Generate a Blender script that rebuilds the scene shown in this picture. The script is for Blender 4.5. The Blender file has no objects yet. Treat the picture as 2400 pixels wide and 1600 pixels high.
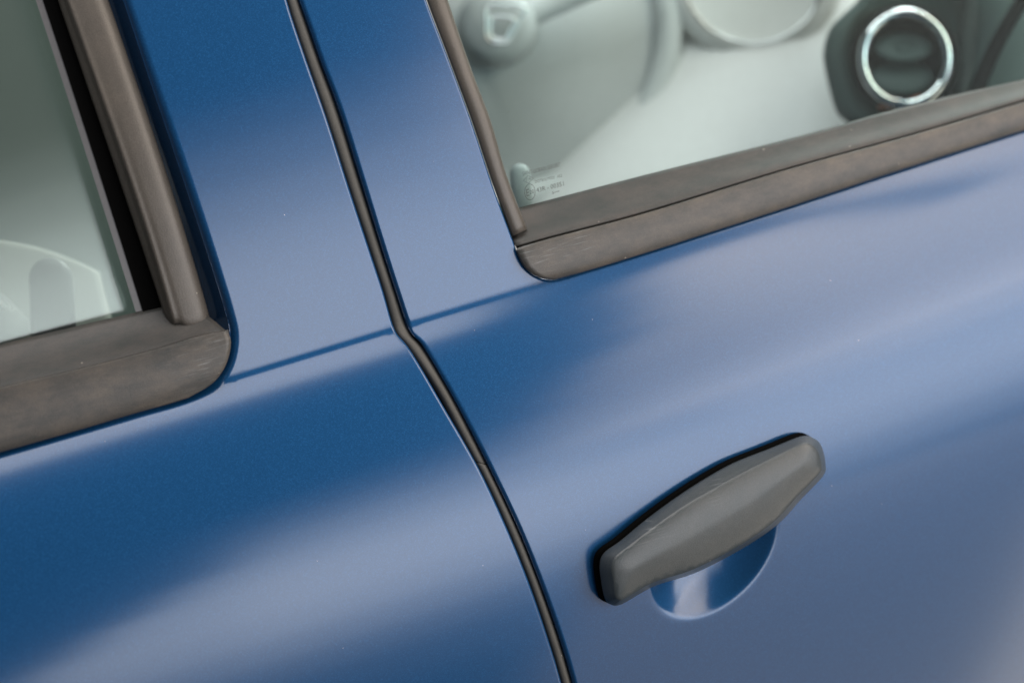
import bpy, bmesh, math
import numpy as np
from mathutils import Vector, Matrix
from mathutils.geometry import delaunay_2d_cdt

scene = bpy.context.scene
C = scene.collection
R = math.radians

# ------------------------------------------------------------------ camera
# world: X runs along the car towards its nose, -Y points out of the car side, Z is up; metres
PSI, PHI, ROLL, LENS, DIST = R(22), R(18), R(9.2), 85.0, 1.46
fw = np.array([math.sin(PSI)*math.cos(PHI), math.cos(PSI)*math.cos(PHI), -math.sin(PHI)])
rt0 = np.array([math.cos(PSI), -math.sin(PSI), 0.0])
up0 = np.cross(rt0, fw)
rt = rt0*math.cos(ROLL) - up0*math.sin(ROLL)
up = up0*math.cos(ROLL) + rt0*math.sin(ROLL)
EYE = -fw*DIST
cam_data = bpy.data.cameras.new('camera')
cam = bpy.data.objects.new('camera', cam_data)
C.objects.link(cam)
scene.camera = cam
M = Matrix(((rt[0], up[0], -fw[0], EYE[0]), (rt[1], up[1], -fw[1], EYE[1]),
            (rt[2], up[2], -fw[2], EYE[2]), (0, 0, 0, 1)))
cam.matrix_world = M
cam_data.lens = LENS
cam_data.sensor_width = 36.0
cam_data.clip_start = 0.05
cam_data.clip_end = 100.0
cam_data.dof.use_dof = True
cam_data.dof.focus_distance = 1.43
cam_data.dof.aperture_fstop = 4.0

# ------------------------------------------------------------------ world and studio lamps
world = bpy.data.worlds.new('World')
scene.world = world
world.use_nodes = True
bg = world.node_tree.nodes['Background']
bg.inputs[0].default_value = (0.80, 0.90, 1.0, 1)
bg.inputs[1].default_value = 0.06

def area_lamp(name, loc, target, sx, sy, radiance, col=(1, 1, 1), spread=180):
    L = bpy.data.lights.new(name, 'AREA')
    L.shape = 'RECTANGLE'
    L.size, L.size_y = sx, sy
    L.energy = radiance*math.pi*sx*sy
    L.color = col
    L.spread = R(spread)
    o = bpy.data.objects.new(name, L)
    C.objects.link(o)
    o.location = loc
    d = Vector(target) - Vector(loc)
    o.rotation_euler = d.to_track_quat('-Z', 'Y').to_euler()
    return o

# a bank of horizontal strip softboxes along the studio wall, dimmer towards its top and bottom
BANK = [(-28, 0.12), (-23, 0.35), (-18, 1.0), (-13, 2.3), (-8, 3.8), (-3, 4.5), (2, 4.4), (7, 3.5), (12, 2.3), (17, 1.1), (22, 0.35)]
for e, rad in BANK:
    z0, z1 = 3.1*math.tan(R(e-2.5)), 3.1*math.tan(R(e+2.5))
    cx, cy = 3.1*math.sin(R(20)), -3.1*math.cos(R(20))
    sh = 0.80                                   # the bank stands forward of the rear door
    area_lamp('studio_wall_softbox', (cx+sh*math.cos(R(20)), cy+sh*math.sin(R(20)), (z0+z1)/2), (sh*math.cos(R(20)), sh*math.sin(R(20)), (z0+z1)/2), 3.4, z1-z0, rad, (0.97, 0.97, 1.0))
    ext = {7: 0.2, 2: 0.4, -3: 0.6, -8: 0.8}.get(e, 1.0 if e < -8 else 0.0)
    if ext:                                     # the lower the strip, the further back it reaches
        xx = -0.90-ext/2
        area_lamp('studio_wall_softbox', (cx+xx*math.cos(R(20)), cy+xx*math.sin(R(20)), (z0+z1)/2), (xx*math.cos(R(20)), xx*math.sin(R(20)), (z0+z1)/2), ext, z1-z0, rad*0.8, (0.97, 0.97, 1.0))
area_lamp('overhead_softbox', (-0.25, -0.75, 2.6), (-0.25, -0.75, 0.0), 2.45, 1.8, 4.2, (1.0, 0.96, 0.95))
# tall side bank towards the nose of the car, brighter the further forward
SIDE = [(22, 10, 23, 1.3, 1.5), (25, 10, 29, 2.0, 1.5), (28, 10, 33, 2.7, 1.5), (31, 10, 35, 2.9, 1.5), (34, 10, 40, 3.4, 1.5), (37, 10, 44, 3.9, 1.5),
        (40, 10, 48, 4.3, 1.5), (43, 10, 50, 4.4, 1.5), (46, 10, 51, 4.5, 1.5), (49, 10, 50, 4.5, 1.5), (52, 10, 48, 4.5, 1.5), (55.5, 10, 36, 4.5, 2.0),
        (61, 10, 58, 4.5, 3.0), (67, 10, 58, 4.5, 3.0), (73, 10, 58, 4.5, 3.0)]
SIDE += [(33, 5, 10, 1.2, 4.0), (41, 5, 10, 1.6, 4.0), (49, 5, 10, 1.8, 4.0)]
for az, e0, e1, rad, ha in SIDE:
    e, hf = (e0+e1)/2, (e1-e0)/2
    c = Vector((math.sin(R(az))*math.cos(R(e)), -math.cos(R(az))*math.cos(R(e)), math.sin(R(e))))*3.1
    area_lamp('side_softbox', c, (0, 0, 0), 2*3.1*math.cos(R(e))*math.tan(R(ha)), 2*3.1*math.tan(R(hf)), rad*1.08, (1.0, 0.86, 0.73))
area_lamp('floor_fill_lamp', (1.6, -1.8, -1.5), (0.2, 0.0, -0.1), 1.9, 1.5, 1.0, (1.0, 0.80, 0.60))  # unseen fill lamps added low down to grey the front door's lower reflections
area_lamp('floor_fill_lamp', (2.15, -1.35, -1.95), (0.4, 0.0, -0.1), 0.8, 1.3, 2.2, (1.0, 0.92, 0.82))
area_lamp('cabin_fill_lamp', (1.3, 0.75, 1.1), (0.5, 0.45, 0.05), 1.0, 0.8, 14.0, (1.0, 0.98, 0.96))  # added unseen fill lamp, brightens the dashboard and falls off rearwards

scene.view_settings.view_transform = 'Standard'
scene.view_settings.look = 'None'
scene.view_settings.exposure = 0.0
scene.view_settings.gamma = 1.0
scene.render.engine = 'CYCLES'
scene.cycles.max_bounces = 10
scene.cycles.transparent_max_bounces = 16

# ------------------------------------------------------------------ the body surface
# the side of the car is a height field: out(x, s) with s the height above the belt crease
K = 36.0/LENS/2400.0

def ray(px, py):
    px = np.asarray(px, float); py = np.asarray(py, float)
    return fw + ((px-1200)*K)[..., None]*rt - ((py-800)*K)[..., None]*up

# tilt of the surface normal above the horizontal, degrees, by height over the crease
N_S = np.array([-0.60, -0.40, -0.24, -0.20, -0.165, -0.135, -0.105, -0.080, -0.055, -0.030, -0.010, -0.004, 0.0005, 0.0040, 0.010, 0.06, 0.13, 0.20, 0.27, 0.40])
N_A = np.array([-14.0, -9.0,  -3.0,  -0.5,   3.0,   8.0,   13.0,   19.0,   26.0,   32.0,   38.0,   41.0,   41.0,    9.0,    8.0,   9.5,  15.0, 22.0, 26.0, 28.0])
_s = np.linspace(-0.6, 0.4, 8001)
_a = np.interp(_s, N_S, N_A)
_k = np.exp(-0.5*(np.arange(-40, 41)/8.5)**2); _k /= _k.sum()
_a = np.convolve(np.pad(_a, 40, mode='edge'), _k, 'valid')
_P = -np.concatenate([[0], np.cumsum(np.tan(np.radians((_a[1:]+_a[:-1])/2))*(_s[1]-_s[0]))])
_P -= np.interp(0.0, _s, _P)

def plan(x):
    return -0.10*x*x          # gentle plan-view curvature

CREASE = [(0, 1060), (318, 966), (517, 902), (600, 880), (930, 776), (1091, 728), (1289, 668), (1500, 601), (1850, 488), (2232, 364), (2400, 309)]
zc_coef = np.array([0.0])
def zc(x): return np.polyval(zc_coef, x)
def surf(x, z): return np.interp(z - zc(x), _s, _P) + plan(x)

def at(px, py, h=0.0):
    """world point where the line of sight of a photo pixel meets the body surface raised by h"""
    d = ray(px, py)
    h = np.asarray(h, float)
    t = (-EYE[1] - 0*h)/d[..., 1]
    for _ in range(60):
        p = EYE + t[..., None]*d
        t = t - 0.8*(p[..., 1] + surf(p[..., 0], p[..., 2]) + h)/d[..., 1]
    return EYE + t[..., None]*d

for _ in range(4):
    cp = at([c[0] for c in CREASE], [c[1] for c in CREASE])
    zc_coef = np.polyfit(cp[:, 0], cp[:, 2], 3)

# ------------------------------------------------------------------ helpers
def spline(pts, n):
    """smooth curve through control points, resampled evenly"""
    P = np.asarray(pts, float)
    if len(P) == 2:
        D = P[0] + (P[1]-P[0])*np.linspace(0, 1, 50)[:, None]
    else:
        Q = np.vstack([2*P[0]-P[1], P, 2*P[-1]-P[-2]])
        out = []
        for i in range(1, len(Q)-2):
            p0, p1, p2, p3 = Q[i-1], Q[i], Q[i+1], Q[i+2]
            t0 = 0.0
            t1 = t0 + max(np.linalg.norm(p1-p0), 1e-6)**0.5
            t2 = t1 + max(np.linalg.norm(p2-p1), 1e-6)**0.5
            t3 = t2 + max(np.linalg.norm(p3-p2), 1e-6)**0.5
            t = np.linspace(t1, t2, 24, endpoint=False)[:, None]
            A1 = (t1-t)/(t1-t0)*p0 + (t-t0)/(t1-t0)*p1
            A2 = (t2-t)/(t2-t1)*p1 + (t-t1)/(t2-t1)*p2
            A3 = (t3-t)/(t3-t2)*p2 + (t-t2)/(t3-t2)*p3
            B1 = (t2-t)/(t2-t0)*A1 + (t-t0)/(t2-t0)*A2
            B2 = (t3-t)/(t3-t1)*A2 + (t-t1)/(t3-t1)*A3
            out.append((t2-t)/(t2-t1)*B1 + (t-t1)/(t2-t1)*B2)
        D = np.vstack(out + [P[-1:]])
    L = np.concatenate([[0], np.cumsum(np.linalg.norm(np.diff(D, axis=0), axis=1))])
    u = np.linspace(0, L[-1], n)
    return np.stack([np.interp(u, L, D[:, k]) for k in range(D.shape[1])], 1)

def fair(pts, deg=3):
    """smooth a steep hand-read line: x as a polynomial of y"""
    P = np.asarray(pts, float)
    c = np.polyfit(P[:, 1]/1000, P[:, 0], deg)
    y = np.linspace(P[0, 1], P[-1, 1], 14)
    return [(float(np.polyval(c, v/1000)), float(v)) for v in y]

def face_out(o):
    """turn an open sheet so that its normals point out of the car"""
    me = o.data
    if sum(p.normal.y*p.area for p in me.polygons) > 0: me.flip_normals()
    return o

def trace(pts, n, h):
    q = spline(pts, n)
    return at(q[:, 0], q[:, 1], h)

def new_obj(name, verts, faces, mat, parent=None, smooth=True, normals=None):
    me = bpy.data.meshes.new(name)
    me.from_pydata([tuple(map(float, v)) for v in verts], [], [tuple(map(int, f)) for f in faces])
    me.update()
    if smooth:
        me.polygons.foreach_set('use_smooth', [True]*len(me.polygons))
    if normals is not None:
        me.normals_split_custom_set_from_vertices([tuple(map(float, v)) for v in normals])
    if mat: me.materials.append(mat)
    o = bpy.data.objects.new(name, me)
    C.objects.link(o)
    if parent: o.parent = parent
    return o

def fix_normals(o):
    bm = bmesh.new(); bm.from_mesh(o.data)
    bmesh.ops.recalc_face_normals(bm, faces=bm.faces)
    bm.to_mesh(o.data); bm.free()
    return o

def grid_faces(nl, n, off=0, closed=False):
    f = []
    for i in range(nl-1):
        for j in range(n if closed else n-1):
            k = (j+1) % n
            f.append((off+i*n+j, off+i*n+k, off+(i+1)*n+k, off+(i+1)*n+j))
    return f

def loft(name, lines, mat, parent, closed=False, caps=(False, False), sub=0, thick=0.0, flip=False):
    n = len(lines[0])
    V = np.vstack(lines)
    F = grid_faces(len(lines), n, 0, closed)
    if closed and caps[0]: F.append(tuple(range(n)))
    if closed and caps[1]: F.append(tuple(reversed(range((len(lines)-1)*n, len(lines)*n))))
    o = new_obj(name, V, F, mat, parent)
    fix_normals(o)
    if not closed: face_out(o)
    if thick:
        m = o.modifiers.new('thickness', 'SOLIDIFY'); m.thickness = thick; m.offset = -1 if not flip else 1
    if sub:
        m = o.modifiers.new('smooth', 'SUBSURF'); m.levels = sub; m.render_levels = sub
    return o

def section(curves, n, cross=4):
    """loft lines from (pixel trace, height) pairs, splined across as well"""
    raw = [trace(c, n, h) for c, h in curves]
    A = np.stack(raw, 0)                       # curves x n x 3
    m = (len(curves)-1)*cross+1
    out = np.zeros((m, n, 3))
    for j in range(n):
        P = A[:, j]
        Q = np.vstack([2*P[0]-P[1], P, 2*P[-1]-P[-2]])
        k = 0
        for i in range(1, len(Q)-2):
            p0, p1, p2, p3 = Q[i-1:i+3]
            tt = [0.0]
            for a, b in ((p0, p1), (p1, p2), (p2, p3)):
                tt.append(tt[-1] + max(np.linalg.norm(b-a), 1e-7)**0.5)
            t0, t1, t2, t3 = tt
            for q in range(cross):
                t = t1 + (t2-t1)*q/cross
                A1 = (t1-t)/(t1-t0)*p0 + (t-t0)/(t1-t0)*p1
                A2 = (t2-t)/(t2-t1)*p1 + (t-t1)/(t2-t1)*p2
                A3 = (t3-t)/(t3-t2)*p2 + (t-t2)/(t3-t2)*p3
                B1 = (t2-t)/(t2-t0)*A1 + (t-t0)/(t2-t0)*A2
                B2 = (t3-t)/(t3-t1)*A2 + (t-t1)/(t3-t1)*A3
                out[k, j] = (t2-t)/(t2-t1)*B1 + (t-t1)/(t2-t1)*B2
                k += 1
        out[k, j] = P[-1]
    return [out[i] for i in range(m)]

def empty(name, parent=None, loc=(0, 0, 0)):
    o = bpy.data.objects.new(name, None); C.objects.link(o); o.location = loc
    o.empty_display_size = 0.05
    if parent: o.parent = parent
    return o

# ------------------------------------------------------------------ materials
def nt(name):
    m = bpy.data.materials.new(name); m.use_nodes = True
    t = m.node_tree
    b = t.nodes['Principled BSDF']
    return m, t, b

def N(t, kind, **kw):
    n = t.nodes.new(kind)
    for k, v in kw.items(): setattr(n, k, v)
    return n

def ramp(t, stops):
    r = N(t, 'ShaderNodeValToRGB')
    e = r.color_ramp.elements
    e[0].position, e[0].color = stops[0][0], stops[0][1]
    e[1].position, e[1].color = stops[-1][0], stops[-1][1]
    for p, c in stops[1:-1]:
        x = e.new(p); x.color = c
    return r

def g(v): return (v, v, v, 1)

def mix(t, fac, a, b, blend='MIX'):
    n = N(t, 'ShaderNodeMix', data_type='RGBA', blend_type=blend)
    for sock, v in ((n.inputs[0], fac), (n.inputs[6], a), (n.inputs[7], b)):
        if isinstance(v, (int, float)): sock.default_value = v
        elif isinstance(v, tuple): sock.default_value = v
        else: t.links.new(v, sock)
    return n.outputs[2]

def make_paint():
    m, t, b = nt('blue_metallic_paint')
    co = N(t, 'ShaderNodeTexCoord')
    # metallic flakes
    v = N(t, 'ShaderNodeTexVoronoi'); v.inputs['Scale'].default_value = 2600
    t.links.new(co.outputs['Object'], v.inputs['Vector'])
    sep = N(t, 'ShaderNodeSeparateColor'); t.links.new(v.outputs['Color'], sep.inputs[0])
    fl = ramp(t, [(0.0, (0.006, 0.051, 0.142, 1)), (0.75, (0.008, 0.061, 0.168, 1)), (1.0, (0.012, 0.085, 0.225, 1))])
    t.links.new(sep.outputs[0], fl.inputs[0])
    # sparse dust specks
    v2 = N(t, 'ShaderNodeTexVoronoi'); v2.inputs['Scale'].default_value = 120
    t.links.new(co.outputs['Object'], v2.inputs['Vector'])
    d1 = ramp(t, [(0.0, g(1)), (0.018, g(1)), (0.035, g(0))])
    t.links.new(v2.outputs['Distance'], d1.inputs[0])
    s2 = N(t, 'ShaderNodeSeparateColor'); t.links.new(v2.outputs['Color'], s2.inputs[0])
    d2 = ramp(t, [(0.84, g(0)), (0.87, g(1))]); t.links.new(s2.outputs[1], d2.inputs[0])
    mm = N(t, 'ShaderNodeMath', operation='MULTIPLY'); t.links.new(d1.outputs[0], mm.inputs[0]); t.links.new(d2.outputs[0], mm.inputs[1])
    col = mix(t, mm.outputs[0], fl.outputs[0], (0.62, 0.60, 0.58, 1))
    t.links.new(col, b.inputs['Base Color'])
    b.inputs['Metallic'].default_value = 0.55
    b.inputs['Roughness'].default_value = 0.56
    b.inputs['Specular IOR Level'].default_value = 0.0
    b.inputs['Coat Weight'].default_value = 1.0
    b.inputs['Coat Roughness'].default_value = 0.155
    b.inputs['Coat IOR'].default_value = 1.6
    return m

def make_rubber(name, c1, c2, c3, rough=0.55, scale=60, spec=0.4, stretch=(1, 1, 1), scuffs=()):
    m, t, b = nt(name)
    co = N(t, 'ShaderNodeTexCoord')
    n1 = N(t, 'ShaderNodeTexNoise'); n1.inputs['Scale'].default_value = scale; n1.inputs['Detail'].default_value = 8; n1.inputs['Roughness'].default_value = 0.7
    mp = N(t, 'ShaderNodeMapping'); mp.inputs['Scale'].default_value = stretch
    t.links.new(co.outputs['Object'], mp.inputs['Vector']); t.links.new(mp.outputs[0], n1.inputs['Vector'])
    r1 = ramp(t, [(0.32, c1), (0.5, c2), (0.68, c3)]); t.links.new(n1.outputs[0], r1.inputs[0])
    # fine grain
    n2 = N(t, 'ShaderNodeTexNoise'); n2.inputs['Scale'].default_value = 1400; n2.inputs['Detail'].default_value = 3
    t.links.new(co.outputs['Object'], n2.inputs['Vector'])
    r2 = ramp(t, [(0.3, g(0.82)), (0.7, g(1.12))]); t.links.new(n2.outputs[0], r2.inputs[0])
    col = mix(t, 1.0, r1.outputs[0], r2.outputs[0], 'MULTIPLY')
    # dust specks
    v2 = N(t, 'ShaderNodeTexVoronoi'); v2.inputs['Scale'].default_value = 150
    t.links.new(co.outputs['Object'], v2.inputs['Vector'])
    d1 = ramp(t, [(0.0, g(1)), (0.04, g(1)), (0.07, g(0))]); t.links.new(v2.outputs['Distance'], d1.inputs[0])
    s2 = N(t, 'ShaderNodeSeparateColor'); t.links.new(v2.outputs['Color'], s2.inputs[0])
    d2 = ramp(t, [(0.90, g(0)), (0.93, g(1))]); t.links.new(s2.outputs[1], d2.inputs[0])
    mm = N(t, 'ShaderNodeMath', operation='MULTIPLY'); t.links.new(d1.outputs[0], mm.inputs[0]); t.links.new(d2.outputs[0], mm.inputs[1])
    col = mix(t, mm.outputs[0], col, (0.55, 0.50, 0.42, 1))
    for (px_, py_, hh_, rad_, ang_) in scuffs:       # pale scuff marks around a worn end
        p_ = at(np.array([px_]), np.array([py_]), np.array([hh_]))[0]
        vd = N(t, 'ShaderNodeVectorMath', operation='DISTANCE'); t.links.new(co.outputs['Object'], vd.inputs[0]); vd.inputs[1].default_value = tuple(p_)
        fd = ramp(t, [(0.0, g(1)), (rad_, g(0))]); t.links.new(vd.outputs['Value'], fd.inputs[0])
        ms = N(t, 'ShaderNodeMapping'); ms.inputs['Rotation'].default_value = (0, R(ang_), 0); ms.inputs['Scale'].default_value = (60, 60, 1300)
        t.links.new(co.outputs['Object'], ms.inputs['Vector'])
        ns = N(t, 'ShaderNodeTexNoise'); ns.inputs['Scale'].default_value = 1.0; ns.inputs['Detail'].default_value = 5
        t.links.new(ms.outputs[0], ns.inputs['Vector'])
        rs = ramp(t, [(0.56, g(0)), (0.80, g(0.5))]); t.links.new(ns.outputs[0], rs.inputs[0])
        mu = N(t, 'ShaderNodeMath', operation='MULTIPLY'); t.links.new(fd.outputs[0], mu.inputs[0]); t.links.new(rs.outputs[0], mu.inputs[1])
        col = mix(t, mu.outputs[0], col, (0.42, 0.45, 0.46, 1))
    t.links.new(col, b.inputs['Base Color'])
    b.inputs['Roughness'].default_value = rough
    b.inputs['Specular IOR Level'].default_value = spec
    bp = N(t, 'ShaderNodeBump'); bp.inputs['Strength'].default_value = 0.3; bp.inputs['Distance'].default_value = 0.0004
    t.links.new(n2.outputs[0], bp.inputs['Height']); t.links.new(bp.outputs[0], b.inputs['Normal'])
    return m

def make_plain(name, col, rough=0.5, metallic=0.0, spec=0.5):
    m, t, b = nt(name)
    co = N(t, 'ShaderNodeTexCoord')
    n2 = N(t, 'ShaderNodeTexNoise'); n2.inputs['Scale'].default_value = 400; n2.inputs['Detail'].default_value = 4
    t.links.new(co.outputs['Object'], n2.inputs['Vector'])
    r2 = ramp(t, [(0.3, g(0.93)), (0.7, g(1.05))]); t.links.new(n2.outputs[0], r2.inputs[0])
    c = mix(t, 1.0, (col[0], col[1], col[2], 1), r2.outputs[0], 'MULTIPLY')
    t.links.new(c, b.inputs['Base Color'])
    b.inputs['Roughness'].default_value = rough
    b.inputs['Metallic'].default_value = metallic
    b.inputs['Specular IOR Level'].default_value = spec
    return m

def make_glass(name='tinted_glass', tint=(0.86, 0.93, 0.90), ior=1.52, film=0.02, rough=0.15):
    m, t, b = nt(name)
    t.nodes.remove(b)
    out = t.nodes['Material Output']
    tr = N(t, 'ShaderNodeBsdfTransparent'); tr.inputs[0].default_value = (*tint, 1)
    gl = N(t, 'ShaderNodeBsdfGlossy'); gl.inputs['Roughness'].default_value = rough
    gl.inputs[0].default_value = (0.90, 0.98, 0.95, 1)
    fr = N(t, 'ShaderNodeFresnel'); fr.inputs[0].default_value = ior
    mx = N(t, 'ShaderNodeMixShader')
    t.links.new(fr.outputs[0], mx.inputs[0]); t.links.new(tr.outputs[0], mx.inputs[1]); t.links.new(gl.outputs[0], mx.inputs[2])
    # film of dust
    df = N(t, 'ShaderNodeBsdfDiffuse'); df.inputs[0].default_value = (0.6, 0.6, 0.57, 1)
    co = N(t, 'ShaderNodeTexCoord')
    v2 = N(t, 'ShaderNodeTexVoronoi'); v2.inputs['Scale'].default_value = 130
    t.links.new(co.outputs['Object'], v2.inputs['Vector'])
    d1 = ramp(t, [(0.0, g(0.5)), (0.03, g(0.5)), (0.05, g(0.0))]); t.links.new(v2.outputs['Distance'], d1.inputs[0])
    s2 = N(t, 'ShaderNodeSeparateColor'); t.links.new(v2.outputs['Color'], s2.inputs[0])
    d2 = ramp(t, [(0.86, g(0)), (0.9, g(1))]); t.links.new(s2.outputs[1], d2.inputs[0])
    mm = N(t, 'ShaderNodeMath', operation='MULTIPLY_ADD'); t.links.new(d1.outputs[0], mm.inputs[0]); t.links.new(d2.outputs[0], mm.inputs[1])
    mm.inputs[2].default_value = film
    mx2 = N(t, 'ShaderNodeMixShader')
    t.links.new(mm.outputs[0], mx2.inputs[0]); t.links.new(mx.outputs[0], mx2.inputs[1]); t.links.new(df.outputs[0], mx2.inputs[2])
    t.links.new(mx2.outputs[0], out.inputs[0])
    return m

PAINT = make_paint()
TRIM = make_rubber('weathered_trim', (0.040, 0.042, 0.041, 1), (0.067, 0.062, 0.056, 1), (0.094, 0.082, 0.068, 1), 0.38, 1.0, stretch=(40, 90, 90), scuffs=((1255, 596, 0.004, 0.020, 10), (1350, 577, 0.004, 0.016, 8), (475, 850, 0.007, 0.026, 55), (500, 785, 0.005, 0.012, 15)))
WIPER = make_rubber('glass_wiper_rubber', (0.028, 0.033, 0.031, 1), (0.045, 0.044, 0.041, 1), (0.062, 0.056, 0.050, 1), 0.46, 1.0, stretch=(35, 70, 70))
POST = make_rubber('pillar_trim', (0.068, 0.061, 0.053, 1), (0.078, 0.070, 0.061, 1), (0.088, 0.078, 0.067, 1), 0.34, 30)
SEAL = make_rubber('door_seal_rubber', (0.066, 0.064, 0.058, 1), (0.076, 0.073, 0.066, 1), (0.086, 0.082, 0.073, 1), 0.6, 80)
HANDLE = make_rubber('handle_plastic', (0.052, 0.064, 0.070, 1), (0.060, 0.070, 0.075, 1), (0.069, 0.078, 0.081, 1), 0.30, 60, scuffs=((1520, 1238, 0.016, 0.016, 38), (1665, 1146, 0.016, 0.012, 33)))
BLACK = make_plain('black_rubber', (0.002, 0.002, 0.002), 0.8, spec=0.03)
GLASS = make_glass(ior=1.72)
FRONT_GLASS = make_glass('front_glass', (0.88, 0.958, 0.957), 1.11, film=0.008)

# ------------------------------------------------------------------ the car
car = empty('car', loc=(0, 0, 0))
car['label'] = 'dark blue metallic car side with two doors, pillar trim and grey handle'
car['category'] = 'car'

GAP_L = [(510, -500), (598, -240), (674, 0), (684, 34), (718, 135), (768, 278), (820, 440), (868, 585), (900, 682), (924, 764), (934, 785), (957, 811), (1045, 958), (1127, 1102), (1189, 1234), (1244, 1370), (1294, 1518), (1318, 1600), (1380, 1850), (1422, 2050), (1500, 2550)]
GAP_R = [(555, -500), (632, -240), (705, 0), (727, 62), (754, 140), (796, 252), (855, 440), (900, 585), (932, 684), (962, 771), (972, 788), (989, 804), (1040, 886), (1088, 973), (1152, 1099), (1219, 1240), (1274, 1378), (1321, 1514), (1346, 1600), (1410, 1850), (1452, 2050), (1530, 2550)]
# edge of the painted window opening of each door
WIN_L = [(118, -500), (210, -240), (293, 0), (346, 160), (405, 335), (465, 515), (503, 633), (532, 728), (544, 782), (540, 830), (525, 868), (497, 899), (440, 931), (318, 966), (0, 1057), (-330, 1150), (-700, 1252)]
WIN_R = [(830, -500), (920, -240), (1000, 0), (1046, 121), (1105, 281), (1158, 440), (1187, 518), (1206, 569), (1219, 604), (1238, 633), (1266, 651), (1298, 656), (1378, 634), (1500, 597), (1850, 485), (2028, 426), (2232, 360), (2400, 306), (2700, 208), (3000, 110)]

def poly_dist(P, L):
    """distance of points P (n,2) to the polyline L (m,2)"""
    best = np.full(len(P), 1e9)
    for a, b in zip(L[:-1], L[1:]):
        d = b-a; q = P-a
        t = np.clip((q@d)/max(d@d, 1e-18), 0, 1)
        best = np.minimum(best, np.hypot(*(q-t[:, None]*d).T))
    return best

def inside(P, poly):
    c = np.zeros(len(P), bool)
    a = poly; b = np.roll(poly, -1, 0)
    for (x0, y0), (x1, y1) in zip(a, b):
        if y0 == y1: continue
        m = ((y0 > P[:, 1]) != (y1 > P[:, 1])) & (P[:, 0] < (x1-x0)*(P[:, 1]-y0)/(y1-y0)+x0)
        c ^= m
    return c

def roll_drop(d, r):
    q = np.clip(r-d, 0, r)
    return r - np.sqrt(np.maximum(r*r - q*q, 0))

# the finger bowl behind the handle
_bp = at(np.array([1675.0, 1675+117.6, 1675-91.9]), np.array([1290.0, 1290-140.2, 1290-77.2]))
B0 = _bp[0][[0, 2]]; BA = _bp[1][[0, 2]]-B0; BB = _bp[2][[0, 2]]-B0
BM = np.linalg.inv(np.stack([BA, BB], 1))
def bowl(x, z):
    e = np.stack([x-B0[0], z-B0[1]], -1)@BM.T
    q = (e**2).sum(-1)
    w = 0.045
    v = (1-q)
    return 0.0165*w*np.logaddexp(0, v/w)

def painted_panel(name, outline_parts, rolls, parent, with_bowl=False):
    """outline_parts: pixel polylines that close into the panel; rolls: (polyline px, radius)"""
    outline = np.vstack([at(s[:, 0], s[:, 1])[:, [0, 2]] for s in outline_parts])
    RL = [(at(s[:, 0], s[:, 1])[:, [0, 2]], r) for s, r in rolls]
    def H(P):
        o = surf(P[:, 0], P[:, 1])
        if with_bowl: o = o - bowl(P[:, 0], P[:, 1])
        for L, r in RL: o = o - roll_drop(poly_dist(P, L), r)
        return o
    # interior points: rows that follow the crease, closer together where the section bends
    x0, z0 = outline.min(0); x1, z1 = outline.max(0)
    srow = np.concatenate([np.arange(-0.5, -0.012, 0.006), np.arange(-0.012, 0.012, 0.001), np.arange(0.012, 0.4, 0.006)])
    xs = np.arange(x0, x1, 0.006)
    gx, gs = np.meshgrid(xs, srow)
    P = np.stack([gx.ravel(), gs.ravel()+zc(gx.ravel())], 1)
    P = P[inside(P, outline)]
    extra = []
    for L, r in RL:
        keep = poly_dist(P, L) > 2.2*r
        P = P[keep]
        d = np.gradient(L, axis=0); d /= np.linalg.norm(d, axis=1)[:, None]
        nn = np.stack([-d[:, 1], d[:, 0]], 1)
        for k in (0.08, 0.2, 0.36, 0.56, 0.78, 1.0, 1.4, 2.0):
            for sg in (1, -1):
                Q = L + nn*r*k*sg
                Q = Q[inside(Q, outline)]
                for L2, r2 in RL:
                    Q = Q[poly_dist(Q, L2) > r*k*0.9]
                extra.append(Q)
    if with_bowl:
        Bi = np.linalg.inv(BM)
        P = P[(((P-B0)@BM.T)**2).sum(1) > 1.25**2]
        for rr in list(np.arange(0.05, 0.88, 0.06))+list(np.arange(0.9, 1.12, 0.012))+[1.15, 1.2]:
            th = np.linspace(0, 2*math.pi, max(8, int(110*rr)), endpoint=False)
            extra.append((np.stack([np.cos(th), np.sin(th)], 1)*rr)@Bi.T+B0)
    ob = outline[np.concatenate([[True], np.linalg.norm(np.diff(outline, axis=0), axis=1) > 1e-6])]
    allP = np.vstack([ob]+[P]+extra)
    nb = len(ob)
    co = [Vector((float(a), float(b))) for a, b in allP]
    edges = [(i, (i+1) % nb) for i in range(nb)]
    vs, es, fs, *_ = delaunay_2d_cdt(co, edges, [], 1, 1e-7)
    V = np.array([(v.x, v.y) for v in vs])
    F = [tuple(f) for f in fs]
    h = H(V); e = 4e-5
    hx = (H(V+[e, 0])-H(V-[e, 0]))/(2*e); hz = (H(V+[0, e])-H(V-[0, e]))/(2*e)
    nr = np.stack([-hx, -np.ones_like(hx), -hz], 1)      # out is -Y
    nr = np.stack([-hx, -np.ones_like(hx), -hz], 1)
    nr /= np.linalg.norm(nr, axis=1)[:, None]
    V3 = np.stack([V[:, 0], -h, V[:, 1]], 1)
    # orient faces outwards
    FF = []
    for f in F:
        a, b, c = V[f[0]], V[f[1]], V[f[2]]
        ar = (b[0]-a[0])*(c[1]-a[1])-(b[1]-a[1])*(c[0]-a[0])
        FF.append(f if ar > 0 else f[::-1])
    return V3, FF, nr, H, outline

def seg(a, b, n): return spline([a, b], n)

gl = spline(GAP_L, 300); gr = spline(GAP_R, 300)
wl = spline(WIN_L, 320); wr = spline(WIN_R, 380)

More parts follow.
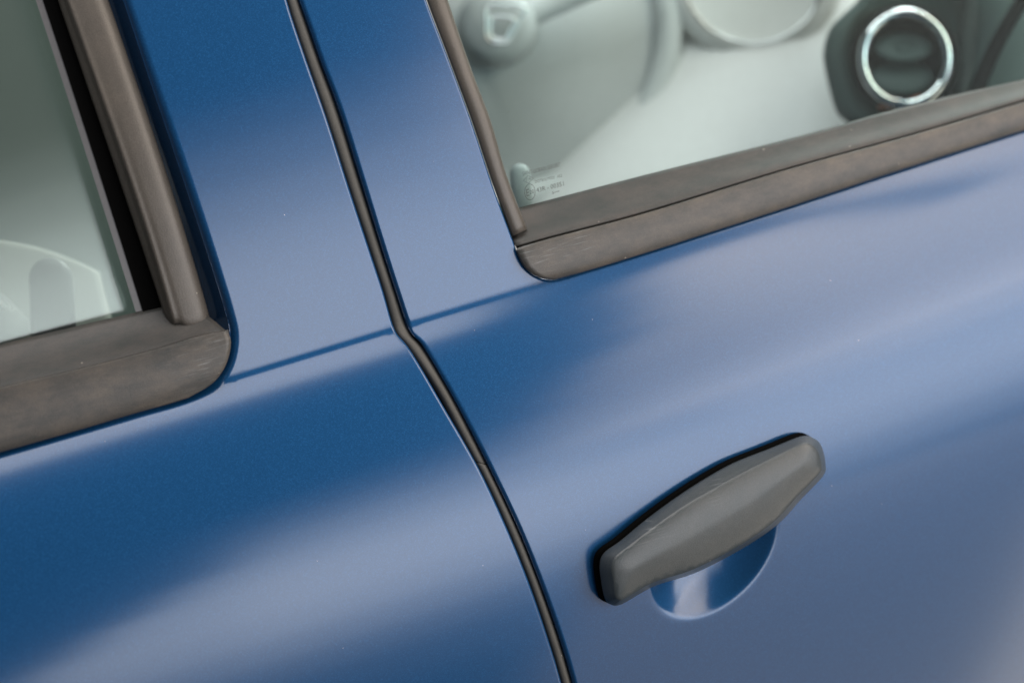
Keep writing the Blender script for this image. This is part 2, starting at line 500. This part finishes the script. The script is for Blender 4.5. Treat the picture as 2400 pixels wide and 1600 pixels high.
def add_wall(V, F, Nn, A, outline, depth, slant=0.0, steps=3):
    """return flange that turns inwards from the panel edge A"""
    n = len(A)
    t = np.gradient(A, axis=0)
    nn = np.stack([t[:, 2], np.zeros(n), -t[:, 0]], 1)
    nn /= np.linalg.norm(nn, axis=1)[:, None]
    k = n//3
    ins = inside((A+nn*0.0015)[:, [0, 2]], outline)
    if ins[5:-5].mean() > 0.5: nn = -nn
    B = A + np.array([0, depth, 0]) + nn*slant
    L = [A+(B-A)*q/steps for q in range(steps+1)]
    W = np.vstack(L)
    off = len(V)
    fl = []
    for q in grid_faces(len(L), n, off):
        a, b, c = W[q[0]-off], W[q[1]-off], W[q[2]-off]
        m = np.cross(b-a, c-a)
        fl.append(q if m@nn[(q[0]-off) % n] > 0 else q[::-1])
    on = nn + np.array([0, -slant/depth, 0])
    on /= np.linalg.norm(on, axis=1)[:, None]
    return np.vstack([V, W]), F+fl, np.vstack([Nn]+[on]*(steps+1))

def lift(H, px, drop):
    q = at(px[:, 0], px[:, 1])
    P = q[:, [0, 2]]
    return np.stack([P[:, 0], -(H(P)-drop), P[:, 1]], 1)

# rear door (left in the photograph)
V, F, Nn, H, OL = painted_panel('rear_door', [wl, seg(WIN_L[-1], (-700, 2550), 60)[1:-1], seg((-700, 2550), GAP_L[-1], 160)[:-1], gl[::-1], seg(GAP_L[0], WIN_L[0], 40)[1:-1]],
                            [(gl, 0.0022), (wl, 0.0045)], car)
V, F, Nn = add_wall(V, F, Nn, lift(H, gl, 0), OL, 0.016)
V, F, Nn = add_wall(V, F, Nn, lift(H, wl, 0), OL, 0.022, 0.005)
rear = new_obj('rear_door', V, F, PAINT, car, normals=Nn)

# front door (right in the photograph)
V, F, Nn, H, OL = painted_panel('front_door', [gr, seg(GAP_R[-1], (3000, 2550), 180)[1:-1], seg((3000, 2550), WIN_R[-1], 160)[:-1], wr[::-1], seg(WIN_R[0], GAP_R[0], 40)[1:-1]],
                            [(gr, 0.0022), (wr, 0.0018)], car, with_bowl=True)
V, F, Nn = add_wall(V, F, Nn, lift(H, gr, 0), OL, 0.016)
V, F, Nn = add_wall(V, F, Nn, lift(H, wr, 0), OL, 0.014)
front = new_obj('front_door', V, F, PAINT, car, normals=Nn)

# seal in the gap between the doors
def between(a, b, f): return a+(b-a)*f
def seal_piece(i0, i1, rise):
    y = gl[i0:i1, 1]
    sh = 0.20*np.exp(-((y-930)/95.0)**2)             # the seal sits off-centre below the crease
    out = []
    for f, h in ((-0.30, -0.012), (-0.02, -0.0048), (0.14, -0.0034), (0.45, -0.0028), (0.66, -0.0034), (0.80, -0.0065), (0.86, -0.016)):
        q = gl[i0:i1]+(gr[i0:i1]-gl[i0:i1])*(f+sh*(1-f))[:, None]
        out.append(at(q[:, 0], q[:, 1], h+rise))
    return out
ij = int(np.argmin(abs(gl[:, 1]-1098)))
loft('door_seal', seal_piece(0, ij, 0.0), SEAL, car, sub=1, thick=0.001)
loft('door_seal', seal_piece(ij-1, len(gl), 0.0006), SEAL, car, sub=1, thick=0.001)
# dark inner structure behind the gap
raw = [at(*(between(gl, gr, f)).T, h) for f, h in ((-1.2, -0.018), (0.5, -0.024), (2.0, -0.018))]
loft('inner_pillar', raw, BLACK, car)

# ------------------------------------------------------------------ rear door trim and glass
C0 = fair([(-30, -500), (136, 0), (200, 193), (257, 343), (325, 560), (344, 616), (377, 707), (388, 748)], 3)
C1 = fair([(-10, -500), (158, 0), (193, 95), (250, 250), (307, 421), (350, 560), (375, 640), (402, 725), (414, 775)], 3)
C2 = fair([(30, -500), (200, 0), (255, 170), (310, 340), (378, 560), (406, 650), (446, 786)], 3)
C3 = fair([(60, -500), (232, 0), (296, 185), (340, 320), (418, 560), (445, 650), (478, 780)], 3)
C4 = fair([(77, -500), (252, 0), (314, 179), (357, 314), (404, 446), (436, 560), (463, 650), (497, 768)], 3)
sec = section([(C0, -0.022), (C0, -0.015), ([(x-10, y) for x, y in C1], -0.0105), (C1, -0.0068), ([(x+12, y) for x, y in C1], -0.0066), (C2, -0.006), (C3, -0.0065), (C4, -0.0105), (C4, -0.020)], 90)
# turn the lower end inwards
for L in sec:
    L[-1] = L[-1] + np.array([0, 0.012, 0.0])
    L[-2] = L[-2]*0.85 + L[-3]*0.15 + np.array([0, 0.0012, 0])
loft('pillar_trim', sec, POST, rear)

GE = fair([(-70, -500), (96, 0), (200, 296), (286, 560), (333, 728), (352, 790)], 2)
ch0 = trace(GE, 60, -0.0195); ch1 = trace(C0, 60, -0.0195)
ch00 = trace([(x-6, y) for x, y in GE], 60, -0.024)
loft('glass_run_channel', [ch0, ch1, trace(C1, 60, -0.0195)], BLACK, rear)

S = [([(-700, 985), (0, 807), (180, 764), (333, 728), (375, 718), (420, 707)], -0.020),
     ([(-700, 1030), (0, 852), (190, 808), (370, 764), (430, 748), (480, 735)], -0.011),
     ([(-700, 1085), (0, 904), (191, 858), (383, 809), (467, 785), (524, 770)], 0.002),
     ([(-700, 1095), (0, 913), (191, 867), (383, 817), (467, 791), (535, 778)], 0.0055),
     ([(-700, 1125), (0, 945), (200, 895), (380, 848), (480, 815), (541, 796)], 0.0068),
     ([(-700, 1165), (0, 985), (200, 930), (380, 885), (480, 850), (538, 828)], 0.0072),
     ([(-700, 1205), (0, 1025), (200, 968), (380, 915), (470, 885), (525, 864)], 0.0068),
     ([(-700, 1238), (0, 1050), (200, 993), (350, 947), (440, 918), (497, 899)], 0.0055),
     ([(-700, 1252), (0, 1060), (200, 1003), (318, 968), (400, 945), (442, 932)], 0.003)]
loft('glass_wiper', section(S[:3]+[([(x, y+1) for x, y in S[3][0]], 0.0040)], 100, 4), WIPER, rear, thick=0.003)
loft('belt_moulding', section([([(x, y-6) for x, y in S[3][0]], 0.0028), ([(x, y-3) for x, y in S[3][0]], 0.0052)]+S[3:], 100, 4), TRIM, rear, thick=0.003)

def glass_sheet(name, left, right, parent, h, tilt=0.0, cols=16, n=40, mat=None, yaw=0.0):
    a, b = spline(left, n), spline(right, n)
    xr = at(b[:, 0], b[:, 1], h)[:, 0]
    rows = []
    for k in range(cols+1):
        q = a+(b-a)*k/cols
        hh = np.full(n, h)
        for _ in range(6):
            p = at(q[:, 0], q[:, 1], hh)
            sv = np.maximum(p[:, 2]-zc(p[:, 0])-0.01, -0.03)
            hh = h - math.tan(R(tilt))*sv - math.tan(R(yaw))*np.maximum(xr-p[:, 0], -0.02)
        rows.append(p)
    return loft(name, rows, mat or GLASS, parent, thick=0.0038)

glass_sheet('window_glass', [(-800, -500), (-760, 300), (-700, 1030)], [(x+26, y) for x, y in GE], rear, -0.034, yaw=-5.5)

gs = fair([(x-17, y) for x, y in GE], 2)
loft('glass_edge', [trace(gs, 60, -0.0203), trace([(x+3, y) for x, y in GE], 60, -0.0203)], make_plain('ground_glass_edge', (0.10, 0.10, 0.105), 0.4), rear)
# ------------------------------------------------------------------ front door trim and glass
P0 = [(830, -500), (920, -240), (1000, 0), (1046, 121), (1105, 281), (1158, 440), (1187, 518), (1205, 568)]
P3 = [(878, -500), (967, -240), (1049, 0), (1105, 163), (1150, 283), (1184, 400), (1212, 476), (1237, 542), (1240, 551)]
p0, p3 = spline(P0, 80), spline(P3, 80)
lines = []
for f, h in ((0.0, -0.008), (0.02, -0.003), (0.10, -0.0012), (0.5, -0.0008), (0.80, -0.0012), (0.93, -0.0022), (1.0, -0.006), (1.0, -0.019)):
    q = p0+(p3-p0)*f
    lines.append(at(q[:, 0], q[:, 1], h))
for L in lines:
    L[-1] = L[-2]*0.4+L[-1]*0.6 + np.array([0, 0.010, 0.0])
loft('pillar_trim', lines, POST, front)

FS = [([(1180, 496), (1219, 486), (1500, 413), (1900, 312), (2054, 268), (2248, 220), (2400, 186), (2700, 105), (3000, 25)], -0.018),
      ([(1195, 535), (1250, 521), (1500, 452), (1880, 348), (2100, 288), (2400, 207), (2700, 121), (3000, 36)], -0.010),
      ([(1208, 574), (1276, 555), (1500, 496), (1850, 390), (2137, 311), (2400, 232), (2700, 141), (3000, 49)], 0.0002),
      ([(1212, 584), (1276, 565), (1500, 506), (1850, 399), (2137, 320), (2400, 242), (2700, 151), (3000, 59)], 0.0030),
      ([(1221, 606), (1290, 588), (1500, 530), (1850, 424), (2137, 342), (2400, 262), (2700, 168), (3000, 74)], 0.0042),
      ([(1238, 632), (1310, 613), (1500, 558), (1850, 450), (2137, 364), (2400, 281), (2700, 184), (3000, 88)], 0.0046),
      ([(1264, 650), (1330, 635), (1500, 584), (1850, 473), (2137, 382), (2400, 297), (2700, 199), (3000, 102)], 0.0040),
      ([(1296, 656), (1378, 634), (1500, 597), (1850, 485), (2028, 426), (2232, 360), (2400, 306), (2700, 208), (3000, 110)], 0.0018)]
loft('glass_wiper', section(FS[:3]+[([(x, y-1) for x, y in FS[3][0]], -0.0022)], 120, 4), WIPER, front, thick=0.003)
loft('belt_moulding', section([([(x, y-3) for x, y in FS[3][0]], -0.0015), ([(x, y-2.5) for x, y in FS[3][0]], 0.0022)]+FS[3:], 120, 4), TRIM, front, thick=0.003)
fglass = glass_sheet('window_glass', [(850, -500), (1020, 0), (1120, 283), (1175, 470), (1185, 540)], [(3050, -500), (3050, -300), (3050, -150), (3050, 0), (3050, 70)], front, -0.0195, mat=FRONT_GLASS)

# ------------------------------------------------------------------ door handle
L1 = np.array([(1417, 1401), (1409, 1366), (1405, 1322), (1416, 1294), (1454, 1266), (1512, 1218), (1581, 1167), (1650, 1122), (1719, 1084), (1805, 1050), (1877, 1022), (1908, 1027), (1926, 1046), (1935, 1088), (1929, 1115), (1877, 1170), (1822, 1229), (1736, 1287), (1629, 1342), (1533, 1373), (1457, 1415), (1430, 1415)], float)
L2 = np.array([(1442, 1395), (1438, 1362), (1433, 1327), (1444, 1302), (1478, 1275), (1524, 1240), (1598, 1188), (1667, 1148), (1742, 1107), (1825, 1065), (1880, 1040), (1903, 1043), (1918, 1060), (1925, 1090), (1919, 1110), (1868, 1163), (1813, 1222), (1729, 1280), (1623, 1334), (1529, 1365), (1464, 1402), (1450, 1404)], float)

def loop_spline(P, n):
    Q = np.vstack([P[-3:], P, P[:4]])
    D = spline(Q, 4000)
    # cut out one full turn
    i0 = np.argmin(np.hypot(*(D-P[0]).T)); 
    half = D[i0+200:]
    i1 = i0+200+np.argmin(np.hypot(*(half-P[0]).T))
    T = D[i0:i1+1]
    return T

def loops(A, B, n):
    """both loops resampled with matching parameter"""
    m = len(A)
    AB = np.hstack([A, B])
    Q = np.vstack([AB[-2:], AB, AB[:3]])
    out = []
    for i in range(2, 2+m):
        p0, p1, p2, p3 = Q[i-1], Q[i], Q[i+1], Q[i+2] if i+2 < len(Q) else Q[i+2-m]
        for t in np.linspace(0, 1, n, endpoint=False):
            out.append(0.5*((2*p1)+(-p0+p2)*t+(2*p0-5*p1+4*p2-p3)*t*t+(-p0+3*p1-3*p2+p3)*t**3))
    out = np.array(out)
    return out[:, :2], out[:, 2:]

a1, a2 = loops(L1, L2, 5)
spA, spB = np.array([1462.0, 1352.0]), np.array([1890.0, 1082.0])
tt = np.clip(((a2-spA)@(spB-spA))/((spB-spA)@(spB-spA)), 0, 1)
spine = spA+(spB-spA)*tt[:, None]
hl = []
def hloop(q, h): hl.append(at(q[:, 0], q[:, 1], h))
hloop(a1+(spine-a1)*0.10, 0.0045)
hloop(a1+(spine-a1)*0.01, 0.0055)
hloop(a1, 0.0075)
hloop(a1+(a2-a1)*0.10, 0.0105)
hloop(a1+(a2-a1)*0.80, 0.0165)
hloop(a1+(a2-a1)*0.95, 0.0178)
hloop(a2, 0.0184)
nH = len(a2)
# front face: gently domed, meshed over the loop
gxx, gyy = np.meshgrid(np.arange(1380, 1960, 9.0), np.arange(1000, 1440, 9.0))
G = np.stack([gxx.ravel(), gyy.ravel()], 1)
G = G[inside(G, a2)]; G = G[poly_dist(G, np.vstack([a2, a2[:1]])) > 5]
vs, es, fs, *_ = delaunay_2d_cdt([Vector(map(float, p)) for p in np.vstack([a2, G])], [(i, (i+1) % nH) for i in range(nH)], [], 1, 1e-6)
VV = np.array([(v.x, v.y) for v in vs])
dd = poly_dist(VV, np.vstack([a2, a2[:1]]))
face = at(VV[:, 0], VV[:, 1], 0.0184+0.0042*(1-np.exp(-dd/38.0)))
Vh = np.vstack(hl+[face])
Fh = grid_faces(len(hl), nH, 0, True)+[tuple(range(nH))]
base = len(hl)*nH
Fh += [tuple(base+i for i in f) for f in fs]
handle = new_obj('door_handle', Vh, Fh, HANDLE, front)
bm = bmesh.new(); bm.from_mesh(handle.data)
bmesh.ops.remove_doubles(bm, verts=bm.verts, dist=2e-5)
bmesh.ops.recalc_face_normals(bm, faces=bm.faces)
bm.to_mesh(handle.data); bm.free()
# black gasket and pull base behind the paddle
gk = []
off = np.array([-14.0, -7.0])
cc = a1.mean(0)
for sc_, h in ((1.0, -0.004), (1.002, 0.0025), (0.99, 0.0045), (0.9, 0.0060)):
    q = cc+(a1-cc)*sc_+off
    gk.append(at(q[:, 0], q[:, 1], h))
loft('handle_gasket', gk, BLACK, front, closed=True, caps=(True, True))

# ------------------------------------------------------------------ writing etched on the front glass
PRINT = make_plain('etched_print', (0.06, 0.07, 0.068), 0.7)
def text_mesh(txt):
    cu = bpy.data.curves.new('text', 'FONT'); cu.body = txt; cu.resolution_u = 3
    o = bpy.data.objects.new('text', cu); C.objects.link(o)
    dg = bpy.context.evaluated_depsgraph_get()
    me = o.evaluated_get(dg).to_mesh()
    v = np.array([tuple(q.co[:2]) for q in me.vertices]); f = [tuple(p.vertices) for p in me.polygons]
    o.evaluated_get(dg).to_mesh_clear()
    bpy.data.objects.remove(o); bpy.data.curves.remove(cu)
    return v, f

def glass_at(q):
    return at(q[:, 0], q[:, 1], np.full(len(q), -0.0192))

def write(name, txt, p0, p1, height, parent, mat, place=glass_at, lean=(0.10, -1.0)):
    v, f = text_mesh(txt)
    v = v - v.min(0)*[1, 0]
    w = v[:, 0].max(); caph = 0.73
    p0 = np.array(p0, float); p1 = np.array(p1, float)
    q = p0+(v[:, :1]/w)*(p1-p0)+(v[:, 1:]/caph)*height*np.array(lean)
    return new_obj(name, place(q), f, mat, parent, smooth=False)

def ring2d(pts, wd):
    P = np.asarray(pts, float); n = len(P)
    d = np.roll(P, -1, 0)-np.roll(P, 1, 0); d /= np.linalg.norm(d, axis=1)[:, None]
    nn = np.stack([-d[:, 1], d[:, 0]], 1)
    q = np.vstack([P-nn*wd/2, P+nn*wd/2])
    return q, [(i, (i+1) % n, n+(i+1) % n, n+i) for i in range(n)]

LEAN = (-0.10, -1.0)
write('glass_print', 'SAINT-GOBAIN SEKURIT', (1225, 412.5), (1314, 390), 10, fglass, PRINT, lean=LEAN)
write('glass_print', 'DOT616 M321  AS2', (1254, 429.5), (1318, 414.5), 7, fglass, PRINT, lean=LEAN)
write('glass_print', '43R - 00351', (1257.5, 451.3), (1321.5, 435.3), 11, fglass, PRINT, lean=LEAN)
write('glass_print', '5\u2022\u2022\u2022', (1294, 455.5), (1311, 451), 7, fglass, PRINT, lean=LEAN)
write('glass_print', 'E', (1234.5, 460), (1241, 458.4), 17, fglass, PRINT, lean=LEAN)
write('glass_print', '20', (1241.8, 455.5), (1252, 452.8), 10, fglass, PRINT, lean=LEAN)
write('glass_print', '116', (1233.5, 424), (1244.5, 421), 7, fglass, PRINT, lean=LEAN)
th = np.linspace(0, 2*math.pi, 40, endpoint=False)
q, f = ring2d(np.stack([1242+12*np.cos(th)+0.10*18.5*np.sin(th), 450+18.5*np.sin(th)-0.22*12*np.cos(th)], 1), 1.3)
new_obj('glass_print', glass_at(q), f, PRINT, fglass, smooth=False)
q, f = ring2d([(1237.5, 411.5), (1250, 417.8), (1239, 429.5), (1226.5, 423.5)], 1.3)
new_obj('glass_print', glass_at(q), f, PRINT, fglass, smooth=False)

# ------------------------------------------------------------------ the cabin behind the glass
CABIN = make_plain('pale_cabin_plastic', (0.76, 0.76, 0.745), 0.6, spec=0.2)
GREY = make_plain('grey_cabin_plastic', (0.22, 0.235, 0.23), 0.5)
DARK = make_plain('dark_cabin_plastic', (0.035, 0.042, 0.040), 0.5)
KNOB = make_plain('lock_knob_plastic', (0.20, 0.21, 0.21), 0.4, spec=0.3)
CHROME = make_plain('chrome', (0.85, 0.86, 0.86), 0.04, metallic=1.0)
LETTER = make_plain('white_print', (0.8, 0.8, 0.78), 0.5)

def cp(px, py, d):
    """point at distance d along the optical axis seen at a photo pixel"""
    px = np.asarray(px, float); py = np.asarray(py, float)
    return EYE + np.asarray(d, float)[..., None]*ray(px, py)

def disc_loops(name, c, prof, mat, parent, n=48, ax=(1, 1), tilt=(0, 0), cap=True, rot=0.0):
    """surface of revolution facing the window: prof = (radius px, distance offset)"""
    th = np.linspace(0, 2*math.pi, n, endpoint=False)
    ls = []
    for r, d in prof:
        x = r*ax[0]*np.cos(th); y = r*ax[1]*np.sin(th)
        xx = x*math.cos(rot)-y*math.sin(rot); yy = x*math.sin(rot)+y*math.cos(rot)
        dd = c[2]+d+(tilt[0]*xx+tilt[1]*yy)*K*c[2]
        ls.append(cp(c[0]+xx, c[1]+yy, dd))
    return loft(name, ls, mat, parent, closed=True, caps=(cap, cap))

def tube(name, pts, r, mat, parent, closed=False, n=10):
    """round tube along 3D points"""
    P = np.asarray(pts, float); m = len(P)
    T = (np.roll(P, -1, 0)-np.roll(P, 1, 0)) if closed else np.gradient(P, axis=0)
    T /= np.linalg.norm(T, axis=1)[:, None]
    ref = fw
    a = np.cross(T, ref); a /= np.linalg.norm(a, axis=1)[:, None]
    b = np.cross(T, a)
    th = np.linspace(0, 2*math.pi, n, endpoint=False)
    V = np.vstack([P[i]+r*(np.cos(th)[:, None]*a[i]+np.sin(th)[:, None]*b[i]) for i in range(m)])
    F = grid_faces(m, n, 0, True)
    if closed:
        F += [((m-1)*n+j, (m-1)*n+(j+1) % n, (j+1) % n, j) for j in range(n)]
    else:
        F += [tuple(range(n)), tuple(reversed(range((m-1)*n, m*n)))]
    return fix_normals(new_obj(name, V, F, mat, parent))

# dashboard: a pale sweep of moulded plastic
nx, ny = 40, 24
gx = np.linspace(1150, 3000, nx); gy = np.linspace(-600, 640, ny)
rows = []
for y in gy:
    d = 2.00 + 0.10*((gx-1900)/800)**2 - 0.12*(y/600.0) + 0.02*np.sin(gx/170.0+y/210.0)
    rows.append(cp(gx, np.full(nx, y), d))
dash = loft('dashboard', rows, CABIN, car, thick=0.01)

# instrument pod with a bright ring
disc_loops('instrument_pod', (1765, -60, 1.950), [(215, 0.045), (205, 0.020), (190, 0.014), (170, 0.012), (160, 0.013), (20, 0.016)], make_plain('pod_plastic', (0.70, 0.71, 0.685), 0.6, spec=0.2), dash)
th = np.linspace(0, 2*math.pi, 60, endpoint=False)
tube('instrument_ring', cp(1765+165*np.cos(th), -60+162*np.sin(th), np.full(60, 1.958)), 0.0013, CHROME, dash, closed=True)

# dark end of the dashboard beyond the vent
ep = []
for x, d in ((2225, 1.90), (2240, 1.83), (2265, 1.815), (2290, 1.83), (2320, 1.835), (2345, 1.86), (2420, 1.84), (2600, 1.83), (3100, 1.83)):
    yy = np.linspace(-500, 640, 20)
    ep.append(cp(x-0.12*(yy-100), yy, np.full(20, d)))
loft('dashboard_end', ep, make_plain('dash_end_plastic', (0.030, 0.040, 0.038), 0.45, spec=0.15), dash, thick=0.008)
q = spline([(2440, -60), (2385, 30), (2340, 110), (2295, 215), (2270, 320)], 24)
loft('dashboard_seam', [cp(q[:, 0]-26, q[:, 1], np.full(24, 1.800)), cp(q[:, 0]-8, q[:, 1], np.full(24, 1.796)), cp(q[:, 0]+14, q[:, 1], np.full(24, 1.800))], BLACK, dash, thick=0.004)
# air vent
vc = (2121, 137, 1.80)
HO = [(2030, -40), (2012, 0), (1977, 34), (1944, 70), (1930, 121), (1933, 160), (1946, 217), (1962, 265), (1990, 290), (2060, 330), (2200, 340), (2330, 300), (2420, 200), (2450, 60), (2400, -80), (2250, -160), (2100, -120)]
HI = [(2050, -10), (2030, 22), (2010, 50), (1998, 85), (1990, 130), (1993, 165), (2003, 205), (2020, 240), (2045, 262), (2090, 275), (2150, 278), (2230, 250), (2270, 190), (2285, 100), (2270, 20), (2200, -30), (2120, -40)]
ho, hi = loops(np.array(HO, float), np.array(HI, float), 5)
vl = [cp(ho[:, 0], ho[:, 1], np.full(len(ho), d)) for d in (1.92, 1.83)]
for f, d in ((0.25, 1.822), (0.6, 1.820), (0.85, 1.822), (1.0, 1.832)):
    q = ho+(hi-ho)*f; vl.append(cp(q[:, 0], q[:, 1], np.full(len(q), d)))
q = hi+(np.array([2121, 137])-hi)*0.3; vl.append(cp(q[:, 0], q[:, 1], np.full(len(q), 1.845)))
HOUSE = make_plain('vent_housing_plastic', (0.060, 0.088, 0.084), 0.45, spec=0.15)
vent = loft('vent_housing', vl, HOUSE, dash, closed=True, caps=(False, True))
disc_loops('vent_barrel', vc, [(128, 0.03), (122, 0.004), (112, 0.0), (96, 0.0), (92, 0.01), (86, 0.05), (20, 0.055)], make_plain('vent_black', (0.003, 0.004, 0.004), 0.5, spec=0.05), dash)
th = np.linspace(0, 2*math.pi, 72, endpoint=False)
tube('vent_ring', cp(2121+100*np.cos(th), 137+107*np.sin(th), np.full(72, 1.795)), 0.0037, CHROME, dash, closed=True, n=14)
BLADE = make_plain('vent_blade_plastic', (0.042, 0.062, 0.060), 0.5, spec=0.15)
disc_loops('vent_blade', (2116, 112, 1.805), [(70, 0.004), (69, 0.0), (60, -0.002), (24, -0.003), (22, -0.0018), (18, -0.0018), (16, -0.003), (4, -0.003)], BLADE, dash, ax=(1, 0.5), tilt=(0, -0.5))
disc_loops('vent_blade', (2113, 182, 1.808), [(76, 0.004), (75, 0.0), (60, -0.002), (4, -0.003)], BLADE, dash, ax=(1, 0.52), tilt=(0, -0.5))

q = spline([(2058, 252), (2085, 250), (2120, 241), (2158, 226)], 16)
tube('vent_glint', cp(q[:, 0], q[:, 1], np.full(16, 1.800)), 0.0016, make_plain('glint_amber', (0.30, 0.09, 0.03), 0.4), dash)  # amber tube stands in for a warm reflected glint, not a vent part
# steering wheel
SPOKE = make_plain('spoke_plastic', (0.55, 0.57, 0.565), 0.7, spec=0.2)
wc = (1165, 65, 1.88)
wheel = empty('steering_wheel', car, loc=(0, 0, 0))
WHEEL = make_plain('wheel_plastic', (0.66, 0.69, 0.68), 0.7, spec=0.2)
disc_loops('column_shroud', (1165, 65, 1.985), [(420, 0.05), (415, 0.0), (380, -0.01), (60, -0.03), (10, -0.03)], make_plain('shroud_plastic', (0.60, 0.62, 0.615), 0.7, spec=0.2), wheel, n=64)
disc_loops('wheel_hub', wc, [(96, 0.09), (92, 0.012), (84, 0.0), (76, -0.004), (60, -0.007), (10, -0.010)], make_plain('hub_plastic', (0.36, 0.38, 0.375), 0.6, spec=0.2), wheel)
th = np.linspace(0, 2*math.pi, 90, endpoint=False)
tube('wheel_rim', cp(1165+402*np.cos(th), 65+402*np.sin(th), np.full(90, 1.974)), 0.0115, WHEEL, wheel, closed=True, n=16)
for a0 in (24,):
    ca, sa = math.cos(R(a0)), math.sin(R(a0))
    ls = []
    for wv, dd in ((-34, 1.93), (-30, 1.905), (0, 1.895), (30, 1.905), (34, 1.93)):
        rr = np.linspace(90, 400, 12)
        ls.append(cp(1165+rr*ca-wv*sa, 65-rr*sa-wv*ca, np.full(12, dd)))
    loft('wheel_spoke', ls, SPOKE, wheel)
# emblem on the hub
EM = 1.862
def em(pts, n=30, closed=False):
    q = spline(pts+[pts[0]] if closed else pts, n); return cp(q[:, 0], q[:, 1], np.full(n, EM))
tube('wheel_emblem', em([(1139, 20), (1138, 60), (1141, 88), (1152, 99), (1185, 101), (1196, 90), (1214, 55), (1231, 20), (1185, 12), (1150, 12), (1139, 20)], 60), 0.0012, CHROME, wheel, n=8)
tube('wheel_emblem', em([(1150, 40), (1149, 70), (1152, 88), (1165, 93), (1184, 92), (1196, 68), (1206, 46), (1180, 40), (1150, 40)], 50), 0.0012, CHROME, wheel, n=8)
def em_place(q): return cp(q[:, 0], q[:, 1], np.full(len(q), EM-0.001))
write('wheel_lettering', 'DACIA', (1153, 32), (1211, 38), 11, wheel, CHROME, place=em_place, lean=(0.0, -1.0))

# far side of the cabin
farq = [cp(np.linspace(-1500, 3600, 12), np.full(12, y), np.full(12, 2.75)+0.0*y) for y in (-1200, -300, 600, 1700)]
loft('far_door_trim', farq, make_plain('far_trim_plastic', (0.11, 0.14, 0.132), 0.7, spec=0.1), car, thick=0.02)
# rear: seat side, lock knob, tag
SEAT = make_plain('pale_seat_trim', (0.33, 0.345, 0.325), 0.8, spec=0.1)
ST = [(-700, 500), (-300, 520), (0, 562), (96, 581), (191, 616), (233, 637)]
SB = [(-700, 1050), (-300, 960), (0, 900), (96, 880), (200, 860), (285, 840)]
a, b = spline(ST, 40), spline(SB, 40)
ls = []
for f in (0.0, 0.05, 0.3, 0.6, 1.0):
    q = a+(b-a)*f; ls.append(cp(q[:, 0], q[:, 1], np.full(40, 1.62-0.02*f)))
seat = loft('rear_seat', ls, SEAT, car, thick=0.004)
def pill(name, cx, top, bot, w, d, mat, parent, lean=0.05):
    ls = []
    for k in range(9):
        a_ = math.pi/2*k/8
        y = top+w*(1-math.sin(a_))*1.0; r = max(w*math.cos(a_), 0.5)
        ls.append((y, r))
    ls.append((bot, w*1.04))
    n = 28; th = np.linspace(0, 2*math.pi, n, endpoint=False)
    out = []
    for y, r in [(t_, r_) for t_, r_ in sorted(ls)]:
        out.append(cp(cx+(y-top)*lean+r*np.cos(th), np.full(n, y)+0.12*r*np.sin(th), d+r*K*d*0.6*np.sin(th)))
    return loft(name, out, mat, parent, closed=True, caps=(True, True))
pill('lock_knob', 117, 603, 800, 52, 1.54, KNOB, rear)
pill('lock_knob', 1218, 384, 560, 24, 1.60, make_plain('pale_knob_plastic', (0.42, 0.43, 0.425), 0.6, spec=0.2), front)
tg = [cp(*spline([(-300, 480), (-60, 640), (0, 684), (80, 760)], 12).T, np.full(12, 1.60)), cp(*spline([(-420, 600), (-160, 760), (-90, 800), (0, 860)], 12).T, np.full(12, 1.60))]
tag = loft('seat_tag', tg, KNOB, car, thick=0.001)
def tag_place(q): return cp(q[:, 0], q[:, 1], np.full(len(q), 1.597))
write('tag_lettering', 'AIRBAG', (36, 722), (-55, 662), 14, tag, LETTER, place=tag_place, lean=(-0.55, 0.83))
